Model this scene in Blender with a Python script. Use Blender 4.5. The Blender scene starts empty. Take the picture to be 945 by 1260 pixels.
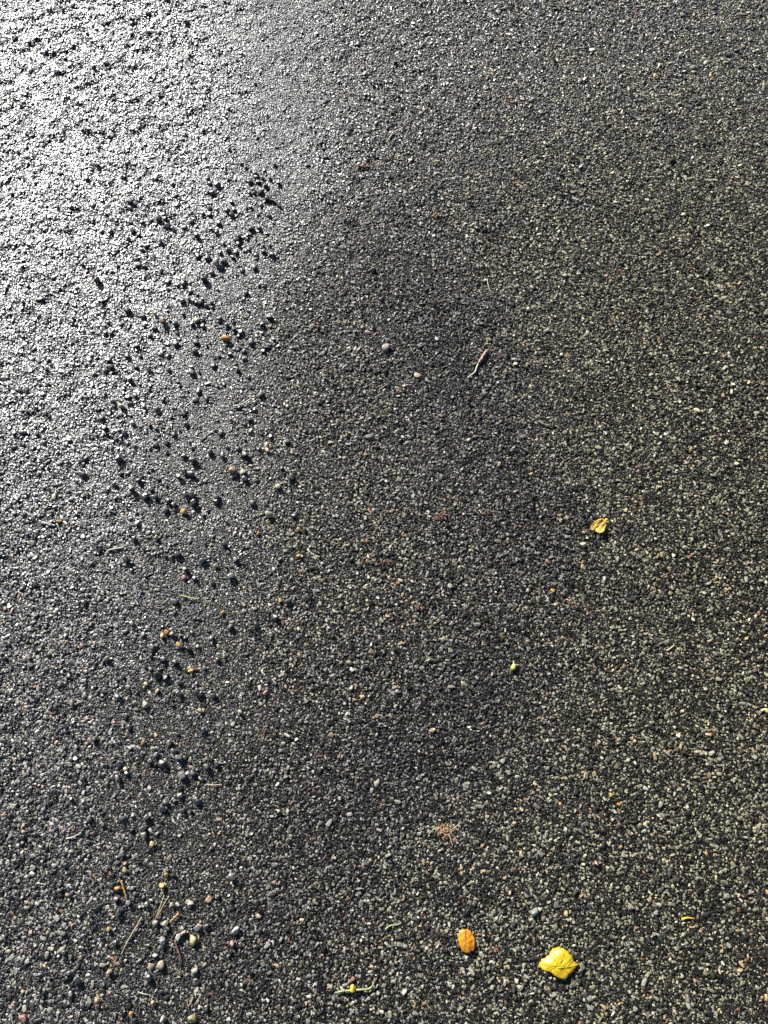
import bpy, bmesh, math, random
import numpy as np
from mathutils import Vector, Matrix, Euler

C = bpy.context.scene.collection
S = bpy.context.scene
rng = np.random.default_rng(20240)
random.seed(77)

# ------------------------------------------------------------------ camera, sky, sun, exposure
CAM_H, TILT, HFOV = 1.30, math.radians(18.0), math.radians(53.0)
cam = bpy.data.cameras.new("camera")
cam.sensor_fit = 'HORIZONTAL'
cam.angle = HFOV
cam.clip_start, cam.clip_end = 0.05, 1000
camo = bpy.data.objects.new("camera", cam)
C.objects.link(camo)
camo.location = (0, 0, CAM_H)
camo.rotation_euler = (TILT, 0, 0)
S.camera = camo

SUN_EL, SUN_AZ = math.radians(32.0), math.radians(34.0)      # azimuth: degrees left of straight ahead
world = bpy.data.worlds.new("World")
S.world = world
world.use_nodes = True
wn = world.node_tree
sky = wn.nodes.new('ShaderNodeTexSky')
sky.sky_type = 'NISHITA'
sky.sun_disc = False
sky.sun_elevation = SUN_EL
sky.sun_rotation = -SUN_AZ
sky.dust_density = 1.0
wn.links.new(sky.outputs[0], wn.nodes['Background'].inputs[0])
wn.nodes['Background'].inputs[1].default_value = 0.05
sun = bpy.data.lights.new("sun", 'SUN')
sun.energy = 5.0
sun.angle = math.radians(0.5)
sun.color = (1.0, 0.975, 0.94)
suno = bpy.data.objects.new("sun", sun)
C.objects.link(suno)
sdir = Vector((-math.sin(SUN_AZ) * math.cos(SUN_EL), math.cos(SUN_AZ) * math.cos(SUN_EL), math.sin(SUN_EL)))
suno.rotation_euler = sdir.to_track_quat('Z', 'Y').to_euler()
suno.location = sdir * 20
S.view_settings.view_transform = 'Standard'
S.view_settings.look = 'None'
S.view_settings.exposure = 1.7
S.view_settings.gamma = 1.0

# ------------------------------------------------------------------ where a photo pixel (945 x 1260) meets the ground
PW, PH = 945.0, 1260.0
FPX = PW / 2 / math.tan(HFOV / 2)
ct, st = math.cos(TILT), math.sin(TILT)
def at(px, py):
    u, v = (px - PW / 2) / FPX, -(py - PH / 2) / FPX
    dx, dy, dz = u, v * ct + st, v * st - ct
    k = CAM_H / -dz
    return dx * k, dy * k
def to_px(x, y):                                                # numpy: ground -> photo pixel
    dep = CAM_H * ct + y * st
    up = y * ct - CAM_H * st
    return PW / 2 + FPX * x / dep, PH / 2 - FPX * up / dep
def mpp(px, py):                                                # metres per photo pixel, across
    x, y = at(px, py)
    return (CAM_H * ct + y * st) / FPX

# ------------------------------------------------------------------ noise and relief
_perm = rng.permutation(4096)
_val = rng.uniform(-1, 1, 4096)
def vnoise(x, y, seed=0):
    x = np.asarray(x, float) + seed * 17.31; y = np.asarray(y, float) - seed * 9.77
    xi, yi = np.floor(x).astype(int), np.floor(y).astype(int)
    fx, fy = x - xi, y - yi
    fx = fx * fx * fx * (fx * (fx * 6 - 15) + 10); fy = fy * fy * fy * (fy * (fy * 6 - 15) + 10)
    def h(a, b): return _val[(_perm[(a & 4095)] + b * 131) & 4095]
    a, b = h(xi, yi), h(xi + 1, yi); c, d = h(xi, yi + 1), h(xi + 1, yi + 1)
    return (a + (b - a) * fx) * (1 - fy) + (c + (d - c) * fx) * fy
def fbm(x, y, f, o=3, seed=0):
    t, a = 0, 1.0
    for i in range(o):
        t = t + a * vnoise(x * f, y * f, seed + i); f *= 2.03; a *= .5
    return t
def sstep(a, b, t):
    t = np.clip((t - a) / (b - a), 0, 1); return t * t * (3 - 2 * t)

# worn, open-textured side of the path: everything left of the trail of loose grit
TX = [at(330, 0), at(318, 230), at(245, 420), at(235, 640), at(220, 830), at(190, 1000), at(190, 1260)]
_ty = np.array([p[1] for p in TX])[::-1]; _tx = np.array([p[0] for p in TX])[::-1]
def side(x, y):                                                 # 0 right of the trail, 1 well left of it
    x = np.asarray(x, float); y = np.asarray(y, float)
    e = np.interp(y, _ty, _tx) + .05 * fbm(x, y, 4, 2, 31)
    w = .10 + .22 * sstep(.5, 1.3, y)
    return sstep(w * 1.25, -.10, x - e)
def fine_band(x, y):                                            # the smooth fine-grained strip the trail lies on
    e = np.interp(y, _ty, _tx)
    return np.exp(-((x - e - .01) / .12) ** 2)
def far(x, y): return sstep(.75, 1.35, np.asarray(y, float))
TLX, TLY = at(48, 50)
def relief(x, y):
    sd, fb = side(x, y), fine_band(x, y)
    fr = far(x, y)
    tl_ = np.exp(-((x - TLX) ** 2 + (y - TLY) ** 2) / .012)      # potted patch in the far corner
    lump = (.5 + 1.45 * sd + .8 * fr) * (1 - .45 * fb)
    fade = np.exp(-(np.maximum(np.hypot(x, y - .7) - 2.2, 0) / 1.5) ** 2)
    return fade * (.0030 * fbm(x, y, 2.3, 2, 3) + .0011 * fbm(x, y, 11, 2, 7)
            - .0022 * sd * sstep(.30 - .5 * tl_, .75 - .4 * tl_, vnoise(x * 78, y * 78, 17)) * (1 - .6 * fb)
            + lump * (.00095 * vnoise(x * 56, y * 56, 11) + .00042 * vnoise(x * 120, y * 120, 13)))
def relief1(x, y): return float(relief(np.array([x]), np.array([y]))[0])
def slope(x, y, e=.004):
    return (relief(x + e, y) - relief(x - e, y)) / (2 * e), (relief(x, y + e) - relief(x, y - e)) / (2 * e)

# ------------------------------------------------------------------ material helpers
def newmat(name):
    m = bpy.data.materials.new(name); m.use_nodes = True
    nt = m.node_tree
    return m, nt, nt.nodes['Principled BSDF'], nt.nodes, nt.links
def N(nodes, t, **kw):
    n = nodes.new(t)
    for k, v in kw.items(): setattr(n, k, v)
    return n
def noise(nodes, links, vec, scale, detail=3, rough=.55):
    n = nodes.new('ShaderNodeTexNoise'); n.inputs['Scale'].default_value = scale
    n.inputs['Detail'].default_value = detail; n.inputs['Roughness'].default_value = rough
    if vec is not None: links.new(vec, n.inputs['Vector'])
    return n
def ramp(nodes, links, fac, stops):
    r = nodes.new('ShaderNodeValToRGB')
    el = r.color_ramp.elements
    while len(el) < len(stops): el.new(.5)
    for e, (p, c) in zip(el, stops):
        e.position = p; e.color = c if len(c) == 4 else (*c, 1)
    links.new(fac, r.inputs[0]); return r
def mixc(nodes, links, fac, a, b, mode='MIX'):
    m = nodes.new('ShaderNodeMix'); m.data_type = 'RGBA'; m.blend_type = mode
    for s, v in ((m.inputs[0], fac), (m.inputs[6], a), (m.inputs[7], b)):
        if hasattr(v, 'links'): links.new(v, s)
        elif isinstance(v, (int, float)): s.default_value = v
        else: s.default_value = (*v, 1)
    return m.outputs[2]

def ground_pos(nodes):
    return nodes.new('ShaderNodeNewGeometry').outputs['Position']

# bitumen binder between the stones
bit, nt, bs, nd, lk = newmat("bitumen_binder")
pos = ground_pos(nd)
n1 = noise(nd, lk, pos, 900, 3); n2 = noise(nd, lk, pos, 7, 4); n3 = noise(nd, lk, pos, 320, 2)
col = ramp(nd, lk, n1.outputs[0], [(.3, (.004, .004, .004)), (.62, (.010, .0098, .009)), (.8, (.03, .029, .026))])
lk.new(mixc(nd, lk, .5, col.outputs[0], ramp(nd, lk, n2.outputs[0], [(.3, (.45, .46, .5)), (.7, (1, .98, .92))]).outputs[0], 'MULTIPLY'), bs.inputs['Base Color'])
rr = ramp(nd, lk, n2.outputs[0], [(.3, (.34,) * 3), (.7, (.46,) * 3)])
lk.new(rr.outputs[0], bs.inputs['Roughness'])
bs.inputs['Specular IOR Level'].default_value = .3
b1 = N(nd, 'ShaderNodeBump'); b1.inputs['Strength'].default_value = .9; b1.inputs['Distance'].default_value = .0003
lk.new(n1.outputs[0], b1.inputs['Height'])
b2 = N(nd, 'ShaderNodeBump'); b2.inputs['Strength'].default_value = .9; b2.inputs['Distance'].default_value = .0006
lk.new(n3.outputs[0], b2.inputs['Height']); lk.new(b1.outputs[0], b2.inputs['Normal'])
lk.new(b2.outputs[0], bs.inputs['Normal'])

def stone_mat(name, tint=None, rough=(.36, .48), coat=.05):
    m, nt, bs, nd, lk = newmat(name)
    pos = ground_pos(nd)
    if tint is None:
        a = N(nd, 'ShaderNodeAttribute', attribute_name='tint', attribute_type='INSTANCER'); base = a.outputs['Color']
        lk.new(a.outputs['Alpha'], bs.inputs['Coat Weight'])   # how wet the stone is
        mr = N(nd, 'ShaderNodeMapRange'); lk.new(a.outputs['Alpha'], mr.inputs[0]); mr.inputs[3].default_value = .22; mr.inputs[4].default_value = .5
        lk.new(mr.outputs[0], bs.inputs['Specular IOR Level'])
    else:
        bs.inputs['Specular IOR Level'].default_value = .3
        rgb = nd.new('ShaderNodeRGB'); rgb.outputs[0].default_value = (*tint, 1); base = rgb.outputs[0]
    n1 = noise(nd, lk, pos, 700, 3); n2 = noise(nd, lk, pos, 5, 4); n3 = noise(nd, lk, pos, 2200, 2)
    c = mixc(nd, lk, 1.0, base, ramp(nd, lk, n1.outputs[0], [(.3, (.55, .55, .55)), (.7, (1.3, 1.28, 1.22))]).outputs[0], 'MULTIPLY')
    lk.new(c, bs.inputs['Base Color'])
    r = ramp(nd, lk, n2.outputs[0], [(.32, (rough[0],) * 3), (.68, (rough[1],) * 3)])
    lk.new(r.outputs[0], bs.inputs['Roughness'])
    bs.inputs['IOR'].default_value = 1.5
    bs.inputs['Coat Weight'].default_value = coat; bs.inputs['Coat Roughness'].default_value = .36; bs.inputs['Coat IOR'].default_value = 1.5
    b = N(nd, 'ShaderNodeBump'); b.inputs['Strength'].default_value = .6; b.inputs['Distance'].default_value = .0002
    lk.new(n1.outputs[0], b.inputs['Height'])
    b2 = N(nd, 'ShaderNodeBump'); b2.inputs['Strength'].default_value = .3; b2.inputs['Distance'].default_value = .00008
    lk.new(n3.outputs[0], b2.inputs['Height']); lk.new(b.outputs[0], b2.inputs['Normal'])
    lk.new(b2.outputs[0], bs.inputs['Normal'])
    return m
M_AGG = stone_mat("wet_aggregate")

# ------------------------------------------------------------------ the path itself: one sheet to the horizon
def axis(lo, hi, step):
    a = list(np.arange(lo, hi + step / 2, step)); d = step
    up, dn = [], []
    p, q, d = a[-1], a[0], step
    while p < 300:
        d *= 1.35; p += d; q -= d; up.append(p); dn.append(q)
    return np.array(dn[::-1] + a + up)
gx, gy = axis(-1.5, 1.5, .006), axis(-.95, 2.45, .006)
X, Y = np.meshgrid(gx, gy)
Z = relief(X.ravel(), Y.ravel()) - .0004
V = np.column_stack([X.ravel(), Y.ravel(), Z])
nx, ny = len(gx), len(gy)
i = (np.arange(ny - 1)[:, None] * nx + np.arange(nx - 1)[None, :]).ravel()
F = np.column_stack([i, i + 1, i + nx + 1, i + nx])
def np_mesh(name, V, F):
    me = bpy.data.meshes.new(name)
    me.vertices.add(len(V)); me.vertices.foreach_set('co', np.ascontiguousarray(V, dtype=np.float32).ravel())
    k = F.shape[1]
    me.loops.add(F.size); me.loops.foreach_set('vertex_index', np.ascontiguousarray(F, dtype=np.int32).ravel())
    me.polygons.add(len(F)); me.polygons.foreach_set('loop_start', np.arange(0, F.size, k, dtype=np.int32))
    me.update(calc_edges=True); me.validate()
    me.polygons.foreach_set('use_smooth', np.ones(len(me.polygons), dtype=bool))
    return me
path = bpy.data.objects.new("asphalt_path", np_mesh("asphalt_path", V, F))
path.data.materials.append(bit)
C.objects.link(path)
path['kind'] = 'structure'
path['label'] = 'wet dark asphalt path of coarse grey stone chips in bitumen'

# ------------------------------------------------------------------ stone shapes
def ico(sub):
    bm = bmesh.new(); bmesh.ops.create_icosphere(bm, subdivisions=sub, radius=1)
    V = np.array([v.co[:] for v in bm.verts]); F = np.array([[v.index for v in f.verts] for f in bm.faces]); bm.free()
    return V, F
ICO2, ICO1 = ico(3), ico(2)
def rock(r, planes=9, p=9, base=ICO1, lo=.62, hi=1.0, top=.62):
    D, F = base
    n = r.normal(size=(planes, 3)); n /= np.linalg.norm(n, axis=1)[:, None]
    n = np.vstack([n, [[0, 0, 1], [0, 0, -1], [1, 0, 0], [-1, 0, 0], [0, 1, 0], [0, -1, 0]]])
    d = r.uniform(lo, hi, len(n)); d[planes:] = r.uniform(.85, 1.05, 6); d[planes] = top
    if top > 1: d[planes:] = 1.3
    q = np.maximum(D @ n.T, 1e-4) / d
    R = (q ** p).sum(1) ** (-1 / p)
    return D * R[:, None], F
NVAR = 16
r0 = np.random.default_rng(5)
ROCKS = [rock(r0, planes=int(r0.integers(5, 9)), p=r0.uniform(16, 30), base=ICO2) for _ in range(NVAR)]
rock_me = [np_mesh("stone_chip", v, f) for v, f in ROCKS]
for m in rock_me: m.materials.append(M_AGG)

def proto_collection(name, meshes):
    col = bpy.data.collections.new(name)
    for k, m in enumerate(meshes):
        o = bpy.data.objects.new("%s_%02d" % (name, k), m); col.objects.link(o)
    return col
COL_ROCK = proto_collection("stone", rock_me)
# handfuls of fine grit and (beyond the frame) of stone chips, set down as one piece
def handful(n, rad, lo, hi, base):
    Vs, Fs, o = [], [], 0
    for k in range(n):
        v, f = rock(r0, 6, 10, base)
        s = r0.uniform(lo, hi)
        a = r0.uniform(0, 6.283); c, s_ = math.cos(a), math.sin(a)
        v = v * np.array([s * r0.uniform(.8, 1.35), s * r0.uniform(.7, 1.1), s * .62])
        v = v @ np.array([[c, s_, 0], [-s_, c, 0], [0, 0, 1]])
        rr, aa = rad * math.sqrt(r0.uniform()), r0.uniform(0, 6.283)
        v = v + np.array([rr * math.cos(aa), rr * math.sin(aa), r0.uniform(-.25, .22) * s])
        Vs.append(v); Fs.append(f + o); o += len(v)
    return np_mesh("handful", np.vstack(Vs), np.vstack(Fs))
ICO0 = ico(1)
grit_me = [handful(14, .0085, .0008, .0015, ICO1) for _ in range(14)]
chip_me = [handful(16, .013, .0018, .0036, ICO1) for _ in range(10)]
for m in grit_me + chip_me: m.materials.append(M_AGG)
COL_GRIT = proto_collection("grit", grit_me)
COL_CHIP = proto_collection("chip", chip_me)

def scatter_group(name, col):
    ng = bpy.data.node_groups.new(name, 'GeometryNodeTree')
    ng.interface.new_socket('Geometry', in_out='INPUT', socket_type='NodeSocketGeometry')
    ng.interface.new_socket('Geometry', in_out='OUTPUT', socket_type='NodeSocketGeometry')
    gi, go = ng.nodes.new('NodeGroupInput'), ng.nodes.new('NodeGroupOutput')
    ci = ng.nodes.new('GeometryNodeCollectionInfo'); ci.inputs['Collection'].default_value = col
    ci.inputs['Separate Children'].default_value = True; ci.inputs['Reset Children'].default_value = True
    ip = ng.nodes.new('GeometryNodeInstanceOnPoints'); ip.inputs['Pick Instance'].default_value = True
    def attr(nm, ty):
        a = ng.nodes.new('GeometryNodeInputNamedAttribute'); a.data_type = ty; a.inputs['Name'].default_value = nm
        return a.outputs['Attribute']
    e2r = ng.nodes.new('FunctionNodeEulerToRotation')
    L = ng.links.new
    L(gi.outputs[0], ip.inputs['Points']); L(ci.outputs[0], ip.inputs['Instance'])
    L(attr('variant', 'INT'), ip.inputs['Instance Index'])
    L(attr('turn', 'FLOAT_VECTOR'), e2r.inputs[0]); L(e2r.outputs[0], ip.inputs['Rotation'])
    L(attr('size', 'FLOAT_VECTOR'), ip.inputs['Scale'])
    L(ip.outputs[0], go.inputs[0])
    return ng
def scatter(name, col, P, rot, size, var, tint):
    me = bpy.data.meshes.new(name); me.vertices.add(len(P))
    me.vertices.foreach_set('co', P.astype(np.float32).ravel())
    for nm, ty, key, arr in (('turn', 'FLOAT_VECTOR', 'vector', rot), ('size', 'FLOAT_VECTOR', 'vector', size),
                             ('variant', 'INT', 'value', var), ('tint', 'FLOAT_COLOR', 'color', tint)):
        a = me.attributes.new(nm, ty, 'POINT')
        a.data.foreach_set(key, np.ascontiguousarray(arr, dtype=np.int32 if ty == 'INT' else np.float32).ravel())
    o = bpy.data.objects.new(name, me); C.objects.link(o); o.parent = path; o['kind'] = 'stuff'
    md = o.modifiers.new('scatter', 'NODES'); md.node_group = scatter_group(name, col)
    me.materials.append(M_AGG)
    return o

def hexgrid(x0, x1, y0, y1, s, jit):
    ys = np.arange(y0, y1, s * .866); P = []
    for k, y in enumerate(ys):
        xs = np.arange(x0 + (k % 2) * s / 2, x1, s); P.append(np.column_stack([xs, np.full(len(xs), y)]))
    P = np.vstack(P); return P + rng.normal(0, jit * s, P.shape)
def in_view(x, y, m):                                           # photo frame plus a margin of m pixels
    dep = CAM_H * ct + y * st
    px, py = to_px(x, y)
    return (px > -m) & (px < PW + m) & (py > -m) & (py < PH + m) & (dep > .2)

def stone_tints(n, x, y, dark=None):
    g = np.exp(np.where(rng.uniform(size=n) < .36, rng.normal(math.log(.125), .36, n), rng.normal(math.log(.012), .5, n)))                # greys of a mixed basalt and limestone chipping
    g = np.clip(g, .004, .35)
    T = np.column_stack([g * rng.normal(1.05, .04, n), g, g * (rng.normal(.80, .05, n) + .08 * side(x, y)), np.ones(n)])
    k = rng.uniform(size=n)
    w = k < .025                                                # buff
    T[w, :3] = np.array([.24, .18, .10]) * rng.uniform(.5, 1.15, (w.sum(), 1))
    w = (k > .035) & (k < .042)                                 # rust
    T[w, :3] = np.array([.18, .09, .05]) * rng.uniform(.5, 1.1, (w.sum(), 1))
    # damp tarry stains with their own outline
    wm = sstep(-.15, .55, x)                                    # stone colours shift to olive towards the right
    T[:, 2] *= 1 - .16 * wm
    T[:, 0] *= 1 + .02 * wm
    dm = damp_band(x, y)
    T[:, :3] *= (1 - .5 * dm)[:, None]
    T[:, 2] *= 1 + .2 * dm
    sd = side(x, y)
    T[:, :3] *= (1 - .45 * sd * sstep(-.1, .7, y))[:, None] * (1 + .15 * sd * sstep(.5, -.1, y))[:, None]
    T[:, 3] = np.maximum(sd, .8 * fine_band(x, y)) * (.4 + .6 * sstep(-.15, .75, y))
    T[:, 3] = np.maximum(T[:, 3], .45 * sstep(.9, 1.6, y))
    return T
def blob(x, y, px, py, r):
    cx, cy = at(px, py); return np.exp(-((x - cx) ** 2 + (y - cy) ** 2) / r ** 2)
DAMP = [at(500, 300), at(600, 560), at(690, 720), at(600, 860), at(420, 980), at(330, 1120)]
def damp_band(x, y):                                            # strip that stays damp and tarry, wandering down the path
    best = np.zeros(len(x)); q = .05 * fbm(x, y, 3.1, 3, 51)
    for (ax, ay), (bx, by) in zip(DAMP, DAMP[1:]):
        t = np.clip(((x - ax) * (bx - ax) + (y - ay) * (by - ay)) / ((bx - ax) ** 2 + (by - ay) ** 2), 0, 1)
        d = np.hypot(x - ax - t * (bx - ax), y - ay - t * (by - ay)) + q
        best = np.maximum(best, sstep(.20, -.03, d))
    return np.clip(best * (.75 + .25 * fbm(x, y, 9, 2, 61)), 0, 1)

# main layer of stones, one by one
P = hexgrid(-1.35, 1.35, -.7, 2.2, .0034, .28)
P = P[in_view(P[:, 0], P[:, 1], 90)]
x, y = P[:, 0], P[:, 1]; n = len(P)
sd, fb = side(x, y), fine_band(x, y)
r = np.clip(np.exp(rng.normal(math.log(.00150), .34, n)), .0007, .0042)
r *= (1 + .12 * sd) * (1 - .22 * fb)
pt = vnoise(x * 24, y * 24, 71)
expose = r * np.clip(rng.normal(.95, .34, n) + .18 * pt - .22 * fb - .12 * sd, .02, 1.5)
rz = r * rng.uniform(.55, .85, n)
gxs, gys = slope(x, y)
tl = .27 - .18 * sd - .10 * fb
rot = np.column_stack([gys * .9 + rng.normal(0, 1, n) * tl, -gxs * .9 + rng.normal(0, 1, n) * tl, rng.uniform(0, 6.283, n)])
size = np.column_stack([r * rng.uniform(.95, 1.7, n), r * rng.uniform(.65, 1.05, n), rz])
pos3 = np.column_stack([x, y, relief(x, y) + expose - rz * .9])
var = rng.integers(0, NVAR, n); tint = stone_tints(n, x, y)
# the 300 that show largest are pieces of their own
dep = CAM_H * ct + y * st
show = np.where(in_view(x, y, -6), np.minimum(r, .006) / dep * (expose > r * .3), 0)
big = np.argsort(-show)[:300]
keep = np.ones(n, bool); keep[big] = False
scatter("aggregate", COL_ROCK, pos3[keep], rot[keep], size[keep], var[keep], tint[keep])
CLS = [(.012, .012, .011), (.03, .029, .025), (.07, .068, .056), (.11, .107, .088), (.16, .155, .125), (.16, .12, .065), (.12, .06, .033)]
cls_mat = [stone_mat("aggregate_stone_%s" % w, c) for w, c in zip(("dark", "slate", "grey", "mid", "pale", "buff", "rust"), CLS)]
cache = {}
def chip_mesh(v, k, mats):
    key = (v, id(mats[k]))
    if key not in cache:
        m = rock_me[v].copy(); m.materials.clear(); m.materials.append(mats[k]); cache[key] = m
    return cache[key]
for j in big:
    k = int(np.argmin(((np.array(CLS) - tint[j, :3]) ** 2).sum(1)))
    o = bpy.data.objects.new("aggregate_stone", chip_mesh(int(var[j]) % 8, k, cls_mat))
    C.objects.link(o); o.parent = path
    o.location = pos3[j]; o.rotation_euler = rot[j]; o.scale = size[j]

# fine grit between them, and both layers again beyond the frame
P = hexgrid(-1.3, 1.3, -.7, 2.1, .0105, .3); P = P[in_view(P[:, 0], P[:, 1], 70)]
x, y = P[:, 0], P[:, 1]; n = len(P)
gxs, gys = slope(x, y, .008)
fb = fine_band(x, y)
one = np.ones((n, 1)) * (.85 + .3 * rng.uniform(size=(n, 1)))
scatter("fine_grit", COL_GRIT, np.column_stack([x, y, relief(x, y) - .0005 + .0006 * fb + .0005 * side(x, y)]),
        np.column_stack([gys, -gxs, rng.uniform(0, 6.283, n)]), np.hstack([one, one, one]), rng.integers(0, 14, n), stone_tints(n, x, y) * np.array([.15, .15, .15, 1]))
P = hexgrid(-1.5, 1.5, -.95, 2.45, .0155, .25); P = P[~in_view(P[:, 0], P[:, 1], 84)]
x, y = P[:, 0], P[:, 1]; n = len(P)
one = np.ones((n, 1)) * (.85 + .3 * rng.uniform(size=(n, 1)))
scatter("outlying_aggregate", COL_CHIP, np.column_stack([x, y, relief(x, y)]),
        np.column_stack([np.zeros(n), np.zeros(n), rng.uniform(0, 6.283, n)]), np.hstack([one, one, one]), rng.integers(0, 10, n), stone_tints(n, x, y))

# ------------------------------------------------------------------ things lying on the path
def surf(px, py):
    x, y = at(px, py); return x, y, relief1(x, y) + .0012
def tag(o, label, cat, group=None):
    o['label'] = label; o['category'] = cat
    if group: o['group'] = group
    return o
def link(name, me, mat=None, parent=None):
    o = bpy.data.objects.new(name, me)
    if mat and not me.materials: me.materials.append(mat)
    C.objects.link(o); o.parent = parent
    return o

# loose dark chips of the grit trail, pixel of each one's shadow
GRIT = """221,246 205,269 218,269 199,276 206,275 210,283 217,287 231,285 239,279 245,284 245,296 174,294 162,300 183,308 179,313 201,303
139,290 148,314 143,318 152,284 166,289 178,278 189,277 174,331 182,334 171,324 244,315 246,320 164,253 163,261 117,258 110,225 123,208
105,330 110,338 305,211 316,218 318,223 326,224 335,225 345,230 311,229 321,229 330,234 314,238 323,241 316,242 310,242 328,215 340,207
259,225 269,232 261,231 264,243 288,254 291,264 288,269 283,265 261,262 253,269 261,270 273,280 270,292 311,260 324,258 312,287 322,286
296,296 296,306 294,301 278,305 284,313 293,315 274,316 289,321 335,307 327,315 318,319 338,319 278,327 259,323 316,334 275,334 334,271
129,375 160,386 229,355 221,356 210,352 227,375 236,374 244,378 238,364 228,391 240,403 188,418 177,420 175,443 186,459 171,456 160,443
210,443 200,441 221,414 219,428 243,437 240,463 222,474 244,425 194,408 179,394 219,403 137,401 133,414 138,448 140,457 133,461 172,430
211,460 156,472 163,471 264,341 276,336 301,338 243,376 250,378 257,381 263,378 253,398 252,405 273,397 282,404 291,409 299,413 312,425
303,436 303,447 326,404 335,395 327,436 265,454 255,470 286,440 295,460 307,366 257,429 204,496 170,492 161,493 167,526 196,508 229,512
232,527 217,539 195,552 208,549 230,565 241,571 230,584 238,587 195,532 146,545 148,568 144,600 105,587 165,605 173,595 182,614 194,616
232,613 248,484 243,497 223,591 129,519 142,499 156,537 133,531 189,606 239,614 257,495 297,505 323,489 316,499 316,508 310,519 311,534
336,541 356,547 275,537 296,556 304,564 261,561 242,571 304,593 321,557 269,616 247,486 277,564 361,592 183,615 210,620 218,625 206,632
241,623 168,668 173,648 221,686 231,704 217,743 158,691 107,745 269,621 313,623 365,639 278,674 252,694 292,693 287,713 357,743 242,715
166,771 179,784 214,784 191,800 225,800 235,801 204,815 218,818 206,838 224,843 148,861 189,827 223,856 246,854 341,763 318,773 286,775
264,788 270,815 250,857 265,859 161,899 119,913 195,932 187,940 148,961 159,955 202,942 206,942 223,935 217,928 240,955 244,988 183,1009
179,1023 203,998 206,990 154,1010 113,1010 105,997 149,943 211,917 104,961 253,901 257,947 269,943 246,990 181,1030 153,1053 139,1091
146,1109 166,1096 149,1126 195,1138 144,1163 77,1098 184,1115 162,1114 289,1083 210,1145 246,1144 257,1142 203,1168 82,1175 87,1200 99,1208
90,1226 187,1205 262,1213 257,1243 98,25 232,32 185,20 186,44 198,44 117,86 181,183 156,120 164,122 166,109 203,93 296,117 279,176 244,157
250,168 132,132 163,178 42,97 29,110 278,68 286,63 91,146 50,50 54,44 43,55 61,50 378,73 401,75 384,83 356,94 351,139 547,293 759,115"""
GRIT = [tuple(map(float, p.split(','))) for p in GRIT.split()]
chip_mats = [stone_mat("loose_chip_dark", (.018, .018, .018), (.38, .5), 1.0), stone_mat("loose_chip_grey", (.035, .034, .032), (.38, .5), 1.0),
             stone_mat("loose_chip_pale", (.08, .078, .07), (.38, .5), 1.0)]
BIG = {(253, 351): 1.7, (194, 835): 1.6, (257, 827): 1.6, (230, 961): 1.6}
def put_chip(o, px, py, rad, lift=.55, sx=None):
    x, y, z = surf(px, py)
    o.rotation_euler = (random.gauss(0, .2), random.gauss(0, .2), random.uniform(0, 6.28))
    s = sx or (rad * random.uniform(.9, 1.25), rad * random.uniform(.8, 1.05), rad * random.uniform(.9, 1.2))
    o.scale = s
    o.location = (x, y, z + s[2] * lift)
GRIT = GRIT[:]
over = GRIT[296:]
MARKS = [(279, 418, 'the bright orange pebble'), (268, 328, 'the wide cream stone'), (121, 347, 'the large brown stone'), (192, 389, 'the yellowish upper chip'),
         (335, 251, 'the curved black leaf scrap'), (243, 396, 'the upright beige chip'), (286, 579, 'the elongated tan pebble'), (342, 599, 'the flat beige chip'),
         (227, 631, 'the broad-shadowed amber chip'), (227, 711, 'the pinkish tan chip'), (234, 735, 'the green grass blade'), (185, 524, 'the tiny red fleck'),
         (150, 501, 'the pale beige left chip'), (298, 497, 'the pale curved straw'), (205, 778, 'the topmost clustered orange pebble'), (244, 795, 'the round white pebble'),
         (194, 831, 'the big black lower lump'), (252, 346, 'the big black upper lump'), (226, 955, 'the broad grey lump'), (180, 868, 'the long beige chip'), (296, 876, 'the dark-shadowed cream pebble'),
         (264, 966, 'the faint level straw'), (146, 1093, 'the pebble by the orange straw'), (134, 1143, 'the honey coloured pebble'), (284, 1077, 'the round off-white pebble'),
         (239, 1157, 'the pale yellow long-shadowed stone'), (292, 1142, 'the angular white stone'), (136, 1195, 'the yellowish stone low on the left'), (238, 1252, 'the bright yellow bottom stone'),
         (164, 1003, 'the oval white grain'), (332, 635, 'the angular cream chip'), (143, 675, 'the bleached kinked twig'), (73, 642, 'the left-edge orange pebble'),
         (446, 207, 'the russet leaf crumb'), (0, 0, 'the top left corner'), (474, 431, 'the pale slanted flake'), (537, 268, 'the orange brown crumb'), (368, 653, 'the upper amber chip'),
         (480, 171, 'the short pale yellow straw'), (203, 399, 'the brown chip'), (194, 663, 'the yellowish mid-trail chip'), (134, 811, 'the pale cream chip'), (329, 555, 'the tan pebble'), (329, 898, 'the thin brown stems')]
SECT = ['to the right of', 'up and right of', 'straight above', 'up and left of', 'to the left of', 'down and left of', 'straight below', 'down and right of']
ORD = ['nearest', 'second nearest', 'third nearest', 'fourth nearest', 'fifth nearest', 'sixth nearest', 'seventh nearest', 'eighth nearest', 'ninth nearest', 'tenth nearest', 'eleventh nearest', 'twelfth nearest', 'thirteenth nearest', 'fourteenth nearest']
ONES = GRIT[:296]
table = {}
for mx, my, ph in MARKS:
    for k in range(8):
        inn = sorted((math.hypot(px - mx, py - my), i) for i, (px, py) in enumerate(ONES)
                     if round(math.atan2(my - py, px - mx) / (math.pi / 4)) % 8 == k)
        for rank, (d, i) in enumerate(inn[:14]):
            table.setdefault(i, []).append((rank * 30 + d, '%s dark stone chip %s %s' % (ORD[rank], SECT[k], ph)))
def chip_label(i):
    return min(table[i])[1] if i in table else 'small loose dark grey stone chip lying on the wet asphalt'
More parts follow.
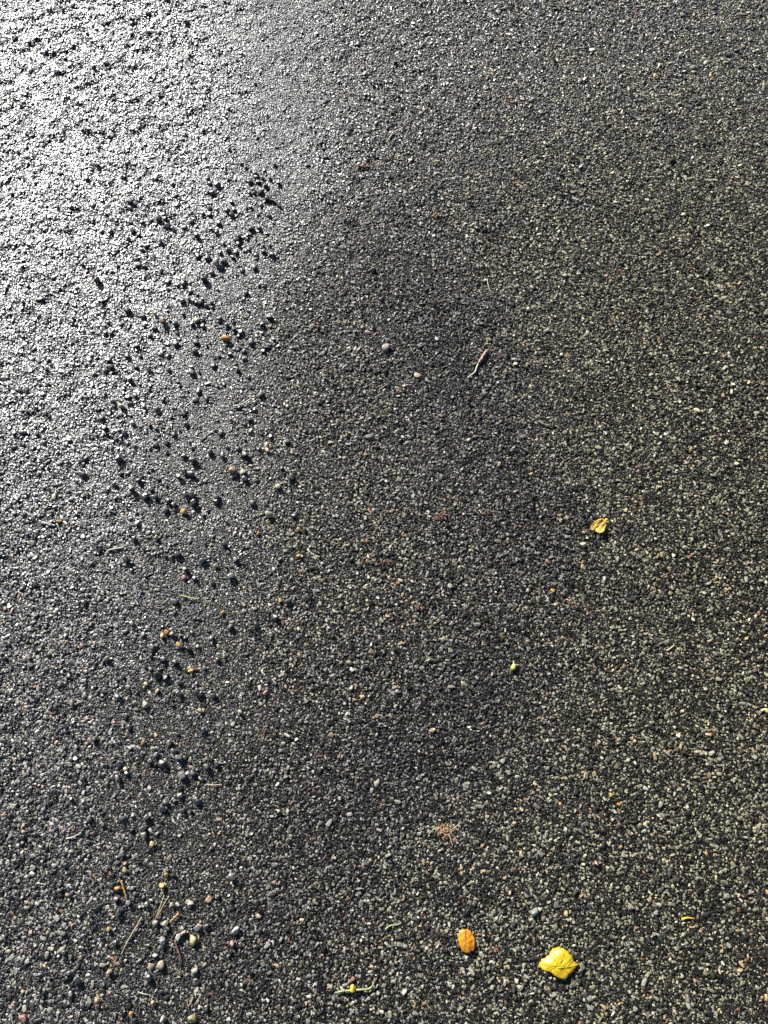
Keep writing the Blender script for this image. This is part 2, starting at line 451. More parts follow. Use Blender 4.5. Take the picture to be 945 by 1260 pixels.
for i_, (px, py) in enumerate(ONES):
    o = bpy.data.objects.new("stone_chip", chip_mesh(random.randrange(NVAR), random.choice((0, 0, 1, 1, 2)) if py > 600 else random.choice((0, 0, 1)), chip_mats))
    C.objects.link(o)
    tag(o, chip_label(i_), 'stone chip', 'loose dark chips strewn over the asphalt')
    m = mpp(px, py)
    put_chip(o, px - 2.4, py - 3.2, m * (random.uniform(2.3, 3.6) if py < 560 else random.uniform(2.9, 4.3)), .55 if py < 560 else .9)

# sparser, smaller chips on the worn side, many added to stand for shadowed pits
n = 1700
P = np.column_stack([rng.uniform(-40, 330, n), rng.uniform(-30, PH + 30, n)])
P = np.array([at(*p) for p in P]); x, y = P[:, 0], P[:, 1]
k = side(x, y) + .6 * fine_band(x, y) > rng.uniform(0, 1.2, n); x, y = x[k], y[k]
extra = np.array([at(a - 2, b - 3) for a, b in over]); x = np.r_[x, extra[:, 0]] if len(over) else x; y = np.r_[y, extra[:, 1]] if len(over) else y
n = len(x); rr_ = rng.uniform(.0018, .0036, n)
scatter("grit_and_pit_shade", COL_ROCK, np.column_stack([x, y, relief(x, y) + .001 + rr_ * .45]), np.column_stack([rng.normal(0, .3, n), rng.normal(0, .3, n), rng.uniform(0, 6.28, n)]),
        np.column_stack([rr_ * 1.15, rr_ * .9, rr_ * .9]), rng.integers(0, NVAR, n), stone_tints(n, x, y) * np.array([.5, .5, .5, 1]))

# single pebbles that can be told apart
COLS = {'orange': (.56, .25, .06), 'amber': (.60, .34, .09), 'tan': (.46, .33, .18), 'cream': (.48, .43, .32), 'white': (.55, .54, .50),
        'red': (.33, .15, .09), 'beige': (.52, .44, .30), 'brown': (.22, .12, .06), 'grey': (.27, .27, .25), 'black': (.035, .035, .035), 'lemon': (.52, .45, .22), 'pink': (.60, .34, .28)}
pebble_mat = {k: stone_mat("pebble_" + k, tuple(q * .44 for q in v), (.35, .55), .3) for k, v in COLS.items()}
PEB = [  # px, py, radius px, colour, label
 (279, 418, 5.2, 'orange', 'smooth bright orange pebble in the upper grit trail'),
 (73, 642, 3.0, 'orange', 'small orange pebble alone near the left edge'),
 (205, 778, 3.8, 'orange', 'orange pebble at the top of the orange cluster in the grit trail'),
 (200, 783, 3.3, 'amber', 'amber pebble touching the lower left of the topmost orange pebble'),
 (222, 782, 3.0, 'tan', 'tan pebble right of the orange cluster in the grit trail'),
 (221, 794, 3.4, 'amber', 'light orange pebble lowest in the orange cluster'),
 (244, 795, 2.4, 'white', 'round white pebble just right of the orange cluster'),
 (392, 404, 3.2, 'red', 'rusty orange chip alone on the grey stones, upper middle'),
 (873, 421, 3.0, 'red', 'rusty orange chip near the right edge'),
 (733, 1062, 3.4, 'red', 'reddish brown pebble with a long shadow above the yellow leaf'),
 (286, 579, 5.4, 'tan', 'elongated tan pebble, left one of a touching pair'),
 (299, 582, 5.0, 'beige', 'pale beige pebble, right one of a touching pair'),
 (342, 599, 4.5, 'beige', 'flat beige chip right of the touching beige pair'),
 (329, 555, 3.4, 'tan', 'tan pebble above the flat beige chip'),
 (121, 347, 5.0, 'brown', 'large brown stone with a dark shadow left of the grit trail'),
 (268, 328, 5.2, 'cream', 'wide cream stone in the upper grit trail'),
 (192, 389, 3.2, 'lemon', 'yellowish chip left of the upper grit trail'),
 (203, 399, 4.0, 'brown', 'brown chip below the yellowish chip'),
 (243, 396, 4.0, 'beige', 'upright beige chip amid the dark upper cluster'),
 (150, 501, 4.4, 'beige', 'pale beige chip left of the smooth strip'),
 (185, 524, 2.4, 'red', 'tiny red fleck beside dark chips left of the trail'),
 (227, 631, 4.2, 'amber', 'amber yellow chip with a broad shadow in the mid trail'),
 (194, 663, 3.2, 'lemon', 'yellowish chip below the amber chip of the mid trail'),
 (227, 711, 3.6, 'pink', 'pinkish tan chip above the green grass blade'),
 (211, 686, 3.0, 'cream', 'cream chip above the pinkish chip'),
 (332, 635, 4.4, 'cream', 'angular cream chip with a dark shadow right of the trail'),
 (368, 653, 3.2, 'amber', 'amber chip, upper of two right of the trail'),
 (368, 685, 2.8, 'amber', 'amber chip, lower of two right of the trail'),
 (318, 657, 2.6, 'orange', 'little orange chip between the trail and the amber chips'),
 (266, 697, 3.2, 'lemon', 'yellow green chip with a shadow below the mid trail'),
 (345, 739, 3.2, 'tan', 'tan chip half sunk right of the orange cluster'),
 (274, 754, 2.8, 'amber', 'small amber chip up and right of the orange cluster'),
 (276, 808, 2.8, 'lemon', 'round pale yellow pebble below the white pebble'),
 (179, 842, 3.4, 'lemon', 'flat yellowish chip beside the black lump'),
 (194, 850, 3.2, 'tan', 'tan chip below the black lump'),
 (180, 868, 4.4, 'beige', 'long beige chip left in the lower trail'),
 (132, 811, 3.6, 'cream', 'pale cream chip far left of the orange cluster'),
 (236, 826, 4.2, 'amber', 'dull amber chip next to the tall dark chip'),
 (252, 822, 4.0, 'grey', 'tall grey chip with a long dark shadow'),
 (296, 876, 3.6, 'cream', 'cream pebble with a dark shadow right of the lower trail'),
 (327, 852, 3.4, 'pink', 'brick pink chip level with the lower trail'),
 (246, 874, 3.2, 'beige', 'beige chip low in the trail above the dark row'),
 (177, 913, 2.8, 'amber', 'small amber chip above the cream grain'),
 (189, 922, 3.4, 'cream', 'cream grain at the head of two long shadows'),
 (154, 947, 3.2, 'lemon', 'yellow grey chip amid dark lumps, lower left'),
 (226, 955, 5.5, 'grey', 'broad grey lump with a wide dark shadow'),
 (222, 979, 4.0, 'cream', 'ragged cream chip below the broad grey lump'),
 (164, 1003, 2.8, 'white', 'oval white grain low on the left'),
 (155, 1062, 3.0, 'pink', 'pinkish grain over the orange straw'),
 (154, 1071, 3.0, 'beige', 'beige grain under the pinkish grain'),
 (146, 1093, 3.8, 'orange', 'orange pebble beside the orange straw'),
 (187, 1039, 4.0, 'lemon', 'dull yellow chip above the fine straws'),
 (201, 1089, 3.8, 'amber', 'amber yellow pebble above the fine straws'),
 (206, 1076, 3.2, 'amber', 'smaller amber pebble at the upper right of the yellow one'),
 (201, 1095, 2.8, 'lemon', 'pale yellow grain tucked under the amber yellow pebble'),
 (134, 1143, 4.0, 'amber', 'honey coloured pebble left of the long straw'),
 (284, 1077, 3.6, 'white', 'round off-white pebble right of the straws'),
 (219, 1112, 3.4, 'white', 'white pebble, right one of a white pair'),
 (212, 1112, 3.2, 'cream', 'cream pebble, left one of a white pair'),
 (237, 1111, 3.2, 'white', 'white chip to the right of the white pair'),
 (257, 1106, 4.0, 'tan', 'flat tan stone set in the asphalt right of the straws'),
 (292, 1142, 4.4, 'white', 'angular white stone with a big black shadow'),
 (286, 1159, 3.4, 'pink', 'pink speckled chip under the angular white stone'),
 (220, 1153, 4.4, 'white', 'round white stone beside the brown stalk'),
 (226, 1147, 3.4, 'cream', 'cream chip at the upper right of the round white stone'),
 (239, 1157, 5.2, 'lemon', 'pale yellow stone with a long dark shadow'),
 (205, 1135, 4.4, 'beige', 'beige stone at the foot of the tan straw'),
 (192, 1134, 4.2, 'cream', 'cream stone at the foot of the fine straws'),
 (201, 1157, 4.4, 'grey', 'grey white stone left of the brown stalk'),
 (192, 1175, 3.4, 'white', 'small white stone low on the left of the brown stalk'),
 (186, 1188, 3.8, 'cream', 'cream stone left of the flat pale flake'),
 (199, 1188, 5.2, 'beige', 'flat pale flake below the brown stalk'),
 (240, 1194, 4.4, 'cream', 'cream stone with a pointed tail'),
 (298, 1211, 3.0, 'cream', 'single cream pebble well right of the lower trail'),
 (136, 1195, 4.2, 'lemon', 'yellowish stone left of the lower trail'),
 (120, 1231, 4.0, 'tan', 'tan stone in the bottom left corner area'),
 (162, 1246, 3.6, 'amber', 'tan pebble at the bottom edge, left'),
 (189, 1233, 4.0, 'lemon', 'yellowish stone low in the trail near the bottom edge'),
 (238, 1252, 5.2, 'lemon', 'bright yellow stone at the bottom edge'),
 (202, 1253, 4.0, 'white', 'white stone at the bottom edge'),
 (29, 1252, 4.2, 'red', 'rusty red stone in the bottom left corner'),
 (717, 671, 4.0, 'beige', 'upright beige chip just below the curled yellow leaf'),
 (674, 692, 3.0, 'pink', 'pink chip left below the curled yellow leaf'),
 (743, 713, 3.8, 'cream', 'cream chip below the curled leaf on the right'),
 (663, 664, 3.6, 'grey', 'pale grey chip left of the curled yellow leaf'),
 (679, 727, 3.0, 'amber', 'dark amber chip in the blackened patch'),
 (633, 1013, 3.6, 'tan', 'tan wedge shaped chip right of the brown seed tuft'),
 (752, 978, 4.2, 'amber', 'flat amber flake right of centre'),
 (760, 989, 3.2, 'orange', 'orange flake under the amber flake'),
 (696, 958, 3.4, 'tan', 'tan flake left of the amber flake'),
 (689, 989, 2.6, 'orange', 'small orange speck left of the amber flake'),
 (659, 1121, 5.4, 'grey', 'large smooth grey stone between the leaf and the reddish pebble'),
 (696, 1124, 4.6, 'tan', 'mottled tan stone above the yellow leaf'),
 (911, 1194, 4.0, 'tan', 'tan stone right of the yellow leaf'),
 (527, 813, 2.8, 'lemon', 'yellow speck left of the lime coloured seed'),
 (571, 843, 5.0, 'beige', 'square beige stone below the lime coloured seed'),
 (432, 847, 3.8, 'cream', 'cream chip left of the square beige stone'),
 (446, 858, 3.6, 'tan', 'tan chip next to the cream chip, middle of the path'),
 (464, 964, 4.0, 'cream', 'cream chip above the small yellow speck'),
 (465, 979, 2.6, 'amber', 'small yellow speck in the middle of the path'),
 (595, 1151, 3.0, 'beige', 'beige bead right of the orange leaf'),
 (408, 1214, 3.2, 'beige', 'tan bead left of the green stem'),
 (474, 431, 5.0, 'cream', 'pale slanted flake with a dark shadow in the upper middle'),
 (515, 462, 4.6, 'tan', 'tan angular chip lower right of the pale slanted flake'),
 (452, 409, 3.4, 'pink', 'pale orange chip upper left of the slanted flake'),
 (194, 831, 6.0, 'black', 'big black lump in the lower grit trail'),
 (252, 346, 6.0, 'black', 'big black lump high in the grit trail'),
]
for px, py, rp, c, lab in PEB:
    me = np_mesh("pebble", *rock(np.random.default_rng(int(px * 7 + py)), 15, 14, ICO2, .62, 1.05, 1.3)); me.materials.append(pebble_mat[c])
    o = link("pebble", me)
    put_chip(o, px, py, mpp(px, py) * rp * .88, lift=.75 if px < 400 or int(px) in (733, 717, 474) else .15)
    if 'flat' in lab or 'flake' in lab: o.scale.z *= .5; o.location.z -= o.scale.z * .3
    tag(o, lab, 'pebble')

# ------------------------------------------------------------------ plant litter
def plant_mat(name, c, c2=None, rough=.5, scale=220):
    c2 = c2 or tuple(v * .6 for v in c)
    c, c2 = tuple(v * .45 for v in c), tuple(v * .45 for v in c2)
    m, nt, bs, nd, lk = newmat(name)
    pos = nd.new('ShaderNodeTexCoord').outputs['Object']
    n = noise(nd, lk, pos, scale, 4)
    r = ramp(nd, lk, n.outputs[0], [(.34, c), (.66, c2)])
    lk.new(r.outputs[0], bs.inputs['Base Color']); bs.inputs['Roughness'].default_value = rough
    b = N(nd, 'ShaderNodeBump'); b.inputs['Strength'].default_value = .5; b.inputs['Distance'].default_value = .0004
    lk.new(n.outputs[0], b.inputs['Height']); lk.new(b.outputs[0], bs.inputs['Normal'])
    return m
M_STRAW = plant_mat("dry_straw", (.62, .52, .30), (.42, .33, .18))
M_PALE = plant_mat("bleached_straw", (.68, .62, .46), (.50, .44, .30))
M_OSTRAW = plant_mat("orange_straw", (.60, .36, .10), (.42, .25, .08))
M_GREEN = plant_mat("green_stem", (.42, .46, .16), (.30, .36, .12))
M_PALEGREEN = plant_mat("pale_green_stalk", (.58, .62, .42), (.45, .50, .30))
M_BROWN = plant_mat("brown_stalk", (.26, .14, .07), (.14, .07, .04))
M_BUD = plant_mat("russet_bud", (.36, .19, .12), (.20, .09, .055), .45)
M_YELLOW = plant_mat("yellow_petal", (.75, .58, .06), (.68, .46, .04), .4)
M_LIME = plant_mat("lime_seed", (.62, .62, .08), (.48, .52, .06), .3)
M_DARK = plant_mat("rotten_leaf", (.035, .028, .02), (.02, .016, .012), .45)
M_TUFT = plant_mat("seed_fluff", (.50, .34, .18), (.34, .21, .10), .7)

def tube_mesh(name, pts, radii, sides=8, seed=0):
    pts = [Vector(p) for p in pts]
    # smooth resample
    P, R = [], []
    for k in range(len(pts) - 1):
        p0, p1, p2, p3 = pts[max(k - 1, 0)], pts[k], pts[k + 1], pts[min(k + 2, len(pts) - 1)]
        for t in (0, .25, .5, .75):
            P.append(.5 * ((2 * p1) + (p2 - p0) * t + (2 * p0 - 5 * p1 + 4 * p2 - p3) * t * t + (3 * p1 - p0 - 3 * p2 + p3) * t ** 3))
            R.append(radii[k] * (1 - t) + radii[k + 1] * t)
    P.append(pts[-1]); R.append(radii[-1])
    rr = random.Random(seed + len(P))
    bm = bmesh.new(); rings = []
    for k, p in enumerate(P):
        d = (P[min(k + 1, len(P) - 1)] - P[max(k - 1, 0)]).normalized()
        a = d.cross(Vector((0, 0, 1)));
        if a.length < 1e-4: a = Vector((1, 0, 0))
        a.normalize(); b = a.cross(d)
        q = R[k] * rr.uniform(.88, 1.12)
        rings.append([bm.verts.new(p + (a * math.cos(t) + b * math.sin(t)) * q) for t in [6.2832 * s / sides for s in range(sides)]])
    for A, B in zip(rings, rings[1:]):
        for s in range(sides): bm.faces.new((A[s], A[(s + 1) % sides], B[(s + 1) % sides], B[s]))
    bm.faces.new(rings[0][::-1]); bm.faces.new(rings[-1])
    bmesh.ops.recalc_face_normals(bm, faces=bm.faces)
    for f in bm.faces: f.smooth = True
    me = bpy.data.meshes.new(name); bm.to_mesh(me); bm.free(); return me
def px_points(pp, lift, origin):
    ox, oy, oz = origin; out = []
    for k, (px, py, *h) in enumerate(pp):
        x, y, z = surf(px, py)
        out.append((x - ox, y - oy, z - oz + (h[0] if h else lift)))
    return out
def stalk(name, pp, wpx, mat, label, cat, lift=.002, taper=.6, group=None):
    o0 = surf(*pp[0][:2]); m = mpp(*pp[0][:2])
    pts = px_points(pp, lift, o0)
    n = len(pts); rad = [m * wpx / 2 * (1 - (1 - taper) * k / (n - 1)) for k in range(n)]
    o = link(name, tube_mesh(name, pts, rad, 8, len(label)), mat); o.location = o0
    return tag(o, label, cat, group) if label else o

stalk("dry_straw", [(175, 1128), (169, 1139), (160, 1154), (152, 1169), (150, 1174)], 1.7, M_STRAW, 'long thin yellowish straw low in the grit trail', 'straw', .003)
stalk("dry_straw", [(203, 1101), (199, 1112), (192, 1131)], 1.4, M_STRAW, 'fine pale straw, left one of a parallel pair', 'straw', .004)
stalk("dry_straw", [(209, 1102), (202, 1113), (193, 1129)], 1.4, M_STRAW, 'fine pale straw, right one of a parallel pair', 'straw', .0035)
stalk("dry_straw", [(221, 1123), (216, 1128), (210, 1134)], 2.6, M_OSTRAW, 'short thick tan straw leaning on a beige stone', 'straw', .004)
stalk("dry_straw", [(150, 1083), (153, 1093), (157, 1107)], 2.4, M_OSTRAW, 'orange straw tapering downward beside an orange pebble', 'straw', .003)
stalk("brown_stalk", [(216, 1156), (220, 1169), (223, 1178), (221, 1187)], 2.2, M_BROWN, 'curved brown stalk under the round white stone', 'stalk', .003)
stalk("pale_twig", [(131, 681), (136, 677), (146, 675), (152, 674), (155, 671)], 2.0, M_PALE, 'bleached kinked twig left of the mid trail', 'twig', .003)
stalk("grass_blade", [(223, 733), (231, 735), (239, 737), (246, 737)], 2.2, M_GREEN, 'green grass blade lying flat in the mid trail', 'grass blade', .004)
stalk("dry_straw", [(288, 501), (294, 500), (301, 497), (309, 492)], 2.0, M_PALE, 'pale curved straw at the edge of the smooth strip', 'straw', .004)
stalk("dry_straw", [(484, 165), (480, 171), (475, 178)], 2.0, M_STRAW, 'short pale yellow straw near the top middle', 'straw', .003)
stalk("dry_straw", [(329, 890), (323, 900), (315, 914)], 1.2, M_BROWN, 'thin brown stem, left one of a crossing pair', 'stem', .0025)
stalk("dry_straw", [(328, 896), (322, 909), (318, 921)], 1.2, M_BROWN, 'thin brown stem, right one of a crossing pair', 'stem', .0028)
stalk("dry_straw", [(255, 965), (264, 966), (273, 965)], 1.4, M_PALE, 'faint pale straw lying level below the dark chips', 'straw', .002)
stalk("dry_straw", [(238, 1226), (236, 1232), (232, 1237), (231, 1229)], 1.2, M_STRAW, 'tiny bent straw above the bright yellow stone', 'straw', .002)
stalk("dry_straw", [(82, 1032), (90, 1030), (97, 1026)], 2.0, M_PALE, 'pale straw far left below the dark lumps', 'straw', .002)
stalk("dry_straw", [(170, 1220), (176, 1222), (183, 1223)], 1.4, M_PALE, 'faint straw left in the bottom of the trail', 'straw', .002)
stalk("green_sprig", [(474, 1144), (480, 1139), (488, 1138), (494, 1135)], 1.8, M_GREEN, 'small dull green sprig above the green stem', 'sprig', .002)
stalk("dry_straw", [(819, 801), (824, 798), (829, 794)], 2.4, M_STRAW, 'yellowish straw sliver right of the blackened patch', 'straw', .002, .4)
stalk("leaf_sliver", [(838, 1131), (843, 1129), (849, 1129), (853, 1130)], 3.2, M_YELLOW, 'slim yellow leaf sliver right of the yellow leaf', 'leaf sliver', .002, .3)
stalk("leaf_scrap", [(327, 247), (333, 248), (340, 251), (346, 258)], 5.0, M_DARK, 'curved black leaf scrap at the foot of the dark cluster', 'leaf scrap', .003, .6)
stalk("dry_straw", [(599, 345), (601, 355), (604, 362)], 1.2, M_STRAW, 'hair thin curved straw above the russet bud', 'straw', .002)
stalk("dry_straw", [(296, 387), (300, 391), (304, 391)], 2.0, M_STRAW, 'bit of yellow straw above the bright orange pebble', 'straw', .002)

# russet bud with a pale stalk
def rootthing(name, px, py, label, cat):
    o = bpy.data.objects.new(name, None); C.objects.link(o); o.location = surf(px, py); o.empty_display_size = .01
    return tag(o, label, cat)
def sub(name, pp, wpx, mat, root, lift=.002, taper=.6, radii=None):
    m = mpp(*pp[0][:2]); pts = px_points(pp, lift, root.location)
    n = len(pts); rad = [m * w / 2 for w in radii] if radii else [m * wpx / 2 * (1 - (1 - taper) * k / (n - 1)) for k in range(n)]
    return link(name, tube_mesh(name, pts, rad, 8, n), mat, root)
t = rootthing("bud_twig", 592, 443, 'russet leaf bud on a pale green stalk in the upper middle', 'twig')
sub("bud", [(599.5, 432), (598.5, 434.5), (596.5, 436), (595.5, 438.5), (593.5, 440.5), (592.5, 443.5), (590.5, 445), (589.5, 447.5), (587.5, 449)], 0, M_BUD, t, .004, radii=[2.0, 4.6, 4.0, 5.0, 3.8, 4.4, 3.6, 4.2, 1.8])
sub("bud_scale", [(587, 448), (584, 449), (581, 450)], 0, M_BUD, t, .003, radii=[2, 3.2, 1.6])
sub("stalk", [(588, 449), (586, 454), (584, 459), (580, 462), (575, 466)], 2.2, M_PALEGREEN, t, .003, .7)
t = rootthing("flower_stem", 432, 1217, 'curved green stem carrying a yellow petal near the bottom', 'stem')
sub("stem", [(413, 1221), (421, 1219), (433, 1218), (445, 1217), (454, 1216), (459, 1211), (461, 1203)], 0, M_GREEN, t, .005, radii=[1.5, 2.6, 2.4, 2.4, 2.0, 1.6, 1.0])
sub("petal", [(434, 1218, .006), (434, 1214, .008), (434, 1210, .009)], 0, M_YELLOW, t, radii=[7.5, 7.0, 2.6])
sub("leaflet", [(424, 1219), (421, 1216), (419, 1213)], 0, M_PALEGREEN, t, .006, radii=[2.4, 3.2, 1.2])
# lime seed with its pointed tip
t = rootthing("lime_seed", 632, 820, 'round lime yellow seed with a white tip, centre right', 'seed')
sub("seed_body", [(631, 825), (631, 823), (632, 820), (632, 817)], 0, M_LIME, t, .003, radii=[3, 6.4, 7.0, 3.2])
sub("seed_tip", [(632, 817), (631.6, 815), (631.4, 813)], 0, M_PALE, t, .003, radii=[2.6, 2.0, .8])
t = rootthing("yellow_floret", 942, 875, 'bright yellow floret cut by the right edge', 'floret')
sub("floret_body", [(940, 872), (942, 875), (946, 877)], 0, M_LIME, t, .003, radii=[3.4, 6.0, 4.0])
sub("floret_base", [(940, 873), (937, 874), (935, 875)], 0, M_PALE, t, .002, radii=[2.6, 3.6, 2.0])

# fluffy brown seed tuft and two brown leaf crumbs
def tuft(name, px, py, w, h, n, mat, label, cat, thick, seed):
    root = rootthing(name, px, py, label, cat); rr = random.Random(seed)
    bm = bmesh.new(); m = mpp(px, py)
    for k in range(n):
        a = rr.uniform(0, 6.28); q = rr.random() ** .5
        cx, cy = math.cos(a) * q * w / 2 * m, math.sin(a) * q * h / 2 * m
        d = rr.uniform(0, 6.28); L = m * rr.uniform(.25, .55) * w / 2; bend = rr.uniform(-.9, .9); z = m * rr.uniform(.5, 4) * (1.2 - q)
        pts = [(cx + math.cos(d + bend * s) * L * s, cy + math.sin(d + bend * s) * L * s, z + m * 1.4 * math.sin(3 * s + k)) for s in (-1, -.4, .3, 1)]
        me = tube_mesh("x", pts, [m * thick * .3, m * thick * .5, m * thick * .5, m * thick * .2], 5, k)
        bm.from_mesh(me); bpy.data.meshes.remove(me)
    me = bpy.data.meshes.new("fibres"); bm.to_mesh(me); bm.free()
    f = link("fibres", me, mat, root); f['kind'] = 'stuff'
    return root
t = tuft("seed_tuft", 548, 1022, 22, 14, 70, M_TUFT, 'fluffy brown seed tuft with stray hairs left of centre', 'seed tuft', 1.1, 3)
for k, pp in enumerate(([(540, 1022), (534, 1020), (527, 1027)], [(558, 1019), (563, 1015), (568, 1011)], [(555, 1016), (555, 1012), (555, 1008)], [(553, 1027), (555, 1035), (557, 1040)])):
    sub("hair", pp, 1.0, M_PALE, t, .003)
tuft("leaf_crumb", 446, 207, 16, 10, 26, M_BUD, 'russet leaf crumb below the short straw, top middle', 'leaf crumb', 1.5, 8)
tuft("leaf_crumb", 537, 268, 11, 8, 16, plant_mat("orange_crumb", (.50, .27, .12), (.30, .15, .07)), 'orange brown crumb above a black chip, top middle', 'leaf crumb', 1.6, 12)
tuft("leaf_crumb", 543, 635, 20, 12, 26, M_BROWN, 'dull brown crumbled leaf in the middle of the path', 'leaf crumb', 1.3, 21)
tuft("leaf_crumb", 516, 748, 11, 8, 16, M_BUD, 'small russet crumb below the brown crumbled leaf', 'leaf crumb', 1.2, 22)
tuft("leaf_crumb", 475, 693, 16, 6, 14, M_BROWN, 'thin brown crumb left of the crumbled leaf', 'leaf crumb', 1.2, 23)

# three autumn leaves: a blade, a midrib and side veins each
def leaf_mat(name, a, b, spot, rough):
    a, b, spot = [tuple(v * .62 for v in q) for q in (a, b, spot)]
    m, nt, bs, nd, lk = newmat(name)
    pos = nd.new('ShaderNodeTexCoord').outputs['Object']
    n1 = noise(nd, lk, pos, 130, 5, .65); n2 = noise(nd, lk, pos, 480, 3)
    c1 = ramp(nd, lk, n1.outputs[0], [(.36, a), (.64, b)])
    sp = ramp(nd, lk, n2.outputs[0], [(.55, (0, 0, 0)), (.68, (1, 1, 1))])
    mx = N(nd, 'ShaderNodeMath', operation='MULTIPLY'); lk.new(sp.outputs[0], mx.inputs[0]); mx.inputs[1].default_value = .7
    lk.new(mixc(nd, lk, mx.outputs[0], c1.outputs[0], spot), bs.inputs['Base Color'])
    bs.inputs['Roughness'].default_value = rough
    b = N(nd, 'ShaderNodeBump'); b.inputs['Strength'].default_value = .6; b.inputs['Distance'].default_value = .0006
    lk.new(n2.outputs[0], b.inputs['Height']); lk.new(b.outputs[0], bs.inputs['Normal'])
    out = [k for k in nd if k.type == 'OUTPUT_MATERIAL'][0]
    tr = N(nd, 'ShaderNodeBsdfTranslucent'); lk.new(c1.outputs[0], tr.inputs[0])
    ms = N(nd, 'ShaderNodeMixShader'); ms.inputs[0].default_value = .22
    lk.new(bs.outputs[0], ms.inputs[1]); lk.new(tr.outputs[0], ms.inputs[2]); lk.new(ms.outputs[0], out.inputs[0])
    return m
def in_poly(px, py, poly):
    c = False; j = len(poly) - 1
    for i in range(len(poly)):
        (xi, yi), (xj, yj) = poly[i], poly[j]
        if (yi > py) != (yj > py) and px < (xj - xi) * (py - yi) / (yj - yi) + xi: c = not c
        j = i
    return c
def make_leaf(name, poly, base, tip, veins, hfun, mat, vmat, label, serr, vw=1.0):
    cx, cy = sum(p[0] for p in poly) / len(poly), sum(p[1] for p in poly) / len(poly)
    root = rootthing(name, cx, cy, label, 'leaf'); ox, oy, oz = root.location
    m = mpp(cx, cy)
    sm = []
    for i in range(len(poly)):
        p0, p1, p2, p3 = (Vector(poly[(i + k) % len(poly)]) for k in (-1, 0, 1, 2))
        for t in (0, .5): sm.append(tuple(.5 * ((2 * p1) + (p2 - p0) * t + (2 * p0 - 5 * p1 + 4 * p2 - p3) * t * t + (3 * p1 - p0 - 3 * p2 + p3) * t ** 3)))
    poly = sm
    # toothed outline
    out = []
    for i in range(len(poly)):
        (x0, y0), (x1, y1) = poly[i], poly[(i + 1) % len(poly)]
        k = max(1, int(math.hypot(x1 - x0, y1 - y0) / (2.2 if serr else 3)))
        for q in range(k):
            px, py = x0 + (x1 - x0) * q / k, y0 + (y1 - y0) * q / k
            s = 1 + serr * (.5 if len(out) % 2 else -.5) + random.uniform(-.01, .01)
            out.append((cx + (px - cx) * s, cy + (py - cy) * s))
    def H(px, py): return hfun(px - cx, py - cy) * m + .0008
    def P(px, py, dz=0):
        x, y = at(px, py); return Vector((x - ox, y - oy, H(px, py) + dz))
    bm = bmesh.new()
    rings = []
    for f in (1, .84, .66, .46, .24):
        rings.append([bm.verts.new(P(cx + (a - cx) * f, cy + (b - cy) * f)) for a, b in out])
    c = bm.verts.new(P(cx, cy)); n = len(out)
    for A, B in zip(rings, rings[1:]):
        for i in range(n): bm.faces.new((A[i], A[(i + 1) % n], B[(i + 1) % n], B[i]))
    for i in range(n): bm.faces.new((rings[-1][i], rings[-1][(i + 1) % n], c))
    bmesh.ops.recalc_face_normals(bm, faces=bm.faces)
    for f in bm.faces: f.smooth = True
    if sum(f.normal.z for f in bm.faces) < 0: bmesh.ops.reverse_faces(bm, faces=bm.faces)
    me = bpy.data.meshes.new("blade"); bm.to_mesh(me); bm.free()
    bl = link("blade", me, mat, root)
    sf = bl.modifiers.new("thickness", 'SOLIDIFY'); sf.thickness = .0003; sf.offset = -1
    def vein(nm, a, b, w, bow=0):
        pts = []
        for s in (0, .33, .66, 1):
            px, py = a[0] + (b[0] - a[0]) * s, a[1] + (b[1] - a[1]) * s
            px += -(b[1] - a[1]) * bow * math.sin(3.14 * s); py += (b[0] - a[0]) * bow * math.sin(3.14 * s)
            pts.append(P(px, py, .00015))
        link(nm, tube_mesh(nm, pts, [m * w * .5, m * w * .42, m * w * .34, m * w * .2], 6), vmat, root)
    vein("midrib", base, tip, 1.3 * vw, .03)
    for a, b in veins: vein("vein", a, b, .7 * vw, .05)
    return root

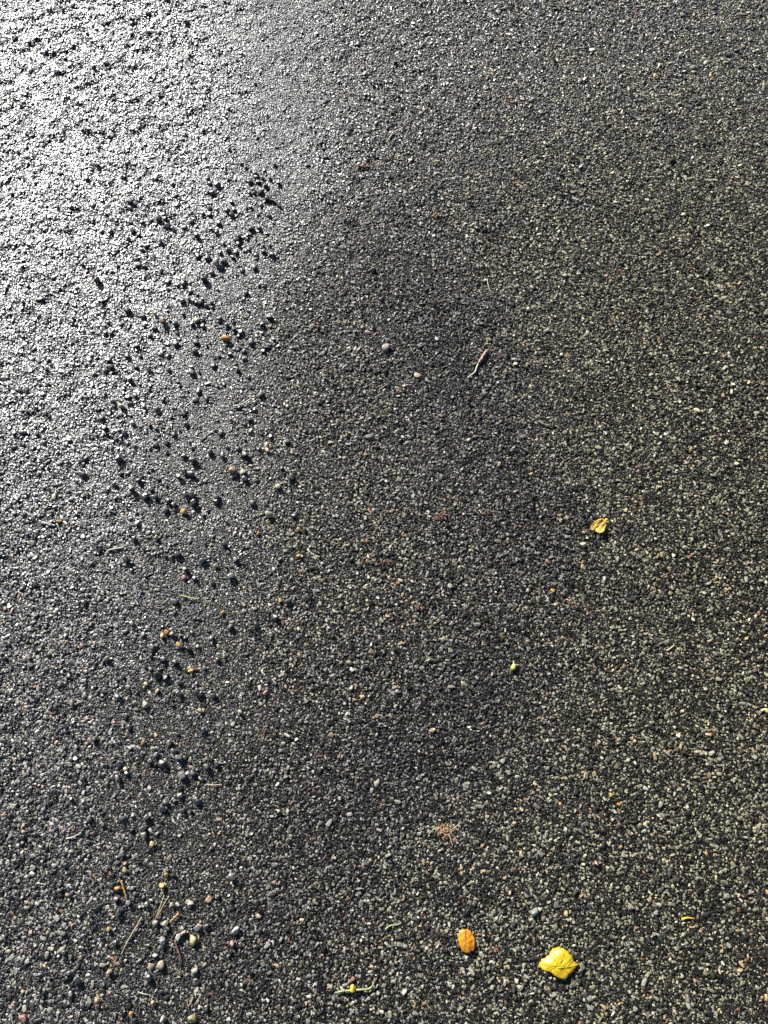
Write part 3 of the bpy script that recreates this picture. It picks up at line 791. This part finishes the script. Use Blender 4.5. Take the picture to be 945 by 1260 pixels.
def poly_from(txt, k, ox, oy): return [(float(a.split(',')[0]) / k + ox, float(a.split(',')[1]) / k + oy) for a in txt.split()]
pl = poly_from("218,445 232,400 290,352 330,322 362,268 400,245 460,238 520,262 558,300 588,335 608,385 640,412 672,432 636,456 620,490 580,530 552,546 538,582 500,606 450,592 410,572 375,546 350,520 300,512 268,496 236,470", 9.45, 640, 1140)
def q(x, y): return (x / 9.45 + 640, y / 9.45 + 1140)
make_leaf("yellow_leaf", pl, q(250, 468), q(660, 432),
          [(q(350, 452), q(400, 270)), (q(420, 450), q(500, 275)), (q(490, 445), q(575, 335)), (q(330, 462), q(290, 370)),
           (q(370, 462), q(430, 570)), (q(440, 455), q(510, 590)), (q(510, 448), q(565, 525)), (q(565, 440), q(615, 480)), (q(310, 464), q(350, 515)), (q(405, 457), q(470, 590)), (q(455, 450), q(540, 310)), (q(385, 455), q(450, 265)), (q(300, 465), q(250, 405)), (q(530, 444), q(600, 370))],
          lambda x, y: 6.0 - .010 * x * x * .6 - .006 * y * y - .020 * max(0, -(x * .6 + y * .8) - 4) ** 2 + .6 * math.sin(x * .4) * math.cos(y * .36) + .45 * math.sin((x - y) * .6) + .3 * math.sin(x * .9 + y * 1.1) + .5 * math.exp(-(y - .12 * x) ** 2 / 3),
          leaf_mat("yellow_leaf", (.68, .52, .010), (.60, .36, .006), (.28, .14, .01), .3),
          plant_mat("yellow_vein", (.70, .50, .03), (.62, .42, .02), .4),
          'large bright yellow toothed leaf lying near the bottom of the path', .045)
pl = poly_from("330,345 350,318 430,300 500,315 535,350 570,420 600,500 595,580 590,650 530,680 470,708 400,680 345,600 325,520 320,430", 13.5, 540, 1120)
def q(x, y): return (x / 13.5 + 540, y / 13.5 + 1120)
make_leaf("orange_leaf", pl, q(420, 305), q(480, 700),
          [(q(430, 400), q(545, 500)), (q(440, 480), q(560, 590)), (q(450, 560), q(560, 655)), (q(425, 380), q(340, 480)), (q(435, 470), q(350, 580)), (q(450, 560), q(400, 670))],
          lambda x, y: 5.4 - .022 * x * x - .010 * y * y + 1.1 * abs(math.sin(x * .45 + .4)) + .5 * math.sin(y * .8 + x * .5) - .5 * math.exp(-(x - 3 - .2 * y) ** 2 / 1.5),
          leaf_mat("orange_leaf", (.74, .36, .006), (.64, .17, .006), (.35, .12, .02), .33),
          plant_mat("orange_vein", (.62, .36, .06), (.45, .18, .03), .4),
          'small folded orange leaf left of the large yellow leaf', .10)
pl = poly_from("335,415 355,380 385,350 430,305 500,282 560,284 605,278 642,312 604,342 598,372 585,400 568,440 555,465 540,498 500,514 460,510 435,490 415,462 375,462 345,445", 13.5, 700, 620)
def q(x, y): return (x / 13.5 + 700, y / 13.5 + 620)
make_leaf("curled_leaf", pl, q(350, 425), q(635, 312),
          [(q(430, 395), q(460, 310)), (q(490, 370), q(540, 295)), (q(440, 395), q(470, 490)), (q(500, 370), q(545, 450))],
          lambda x, y: 4.2 + .06 * (y + .3 * x) ** 2 * .6 + 1.3 * math.sin(x * .9) * math.cos(y * .7) + .06 * x,
          leaf_mat("curled_leaf", (.75, .50, .05), (.70, .36, .03), (.30, .15, .02), .25),
          plant_mat("curled_vein", (.70, .55, .22), (.55, .36, .1), .4),
          'curled glossy amber yellow leaf right of centre casting a shadow', .05)
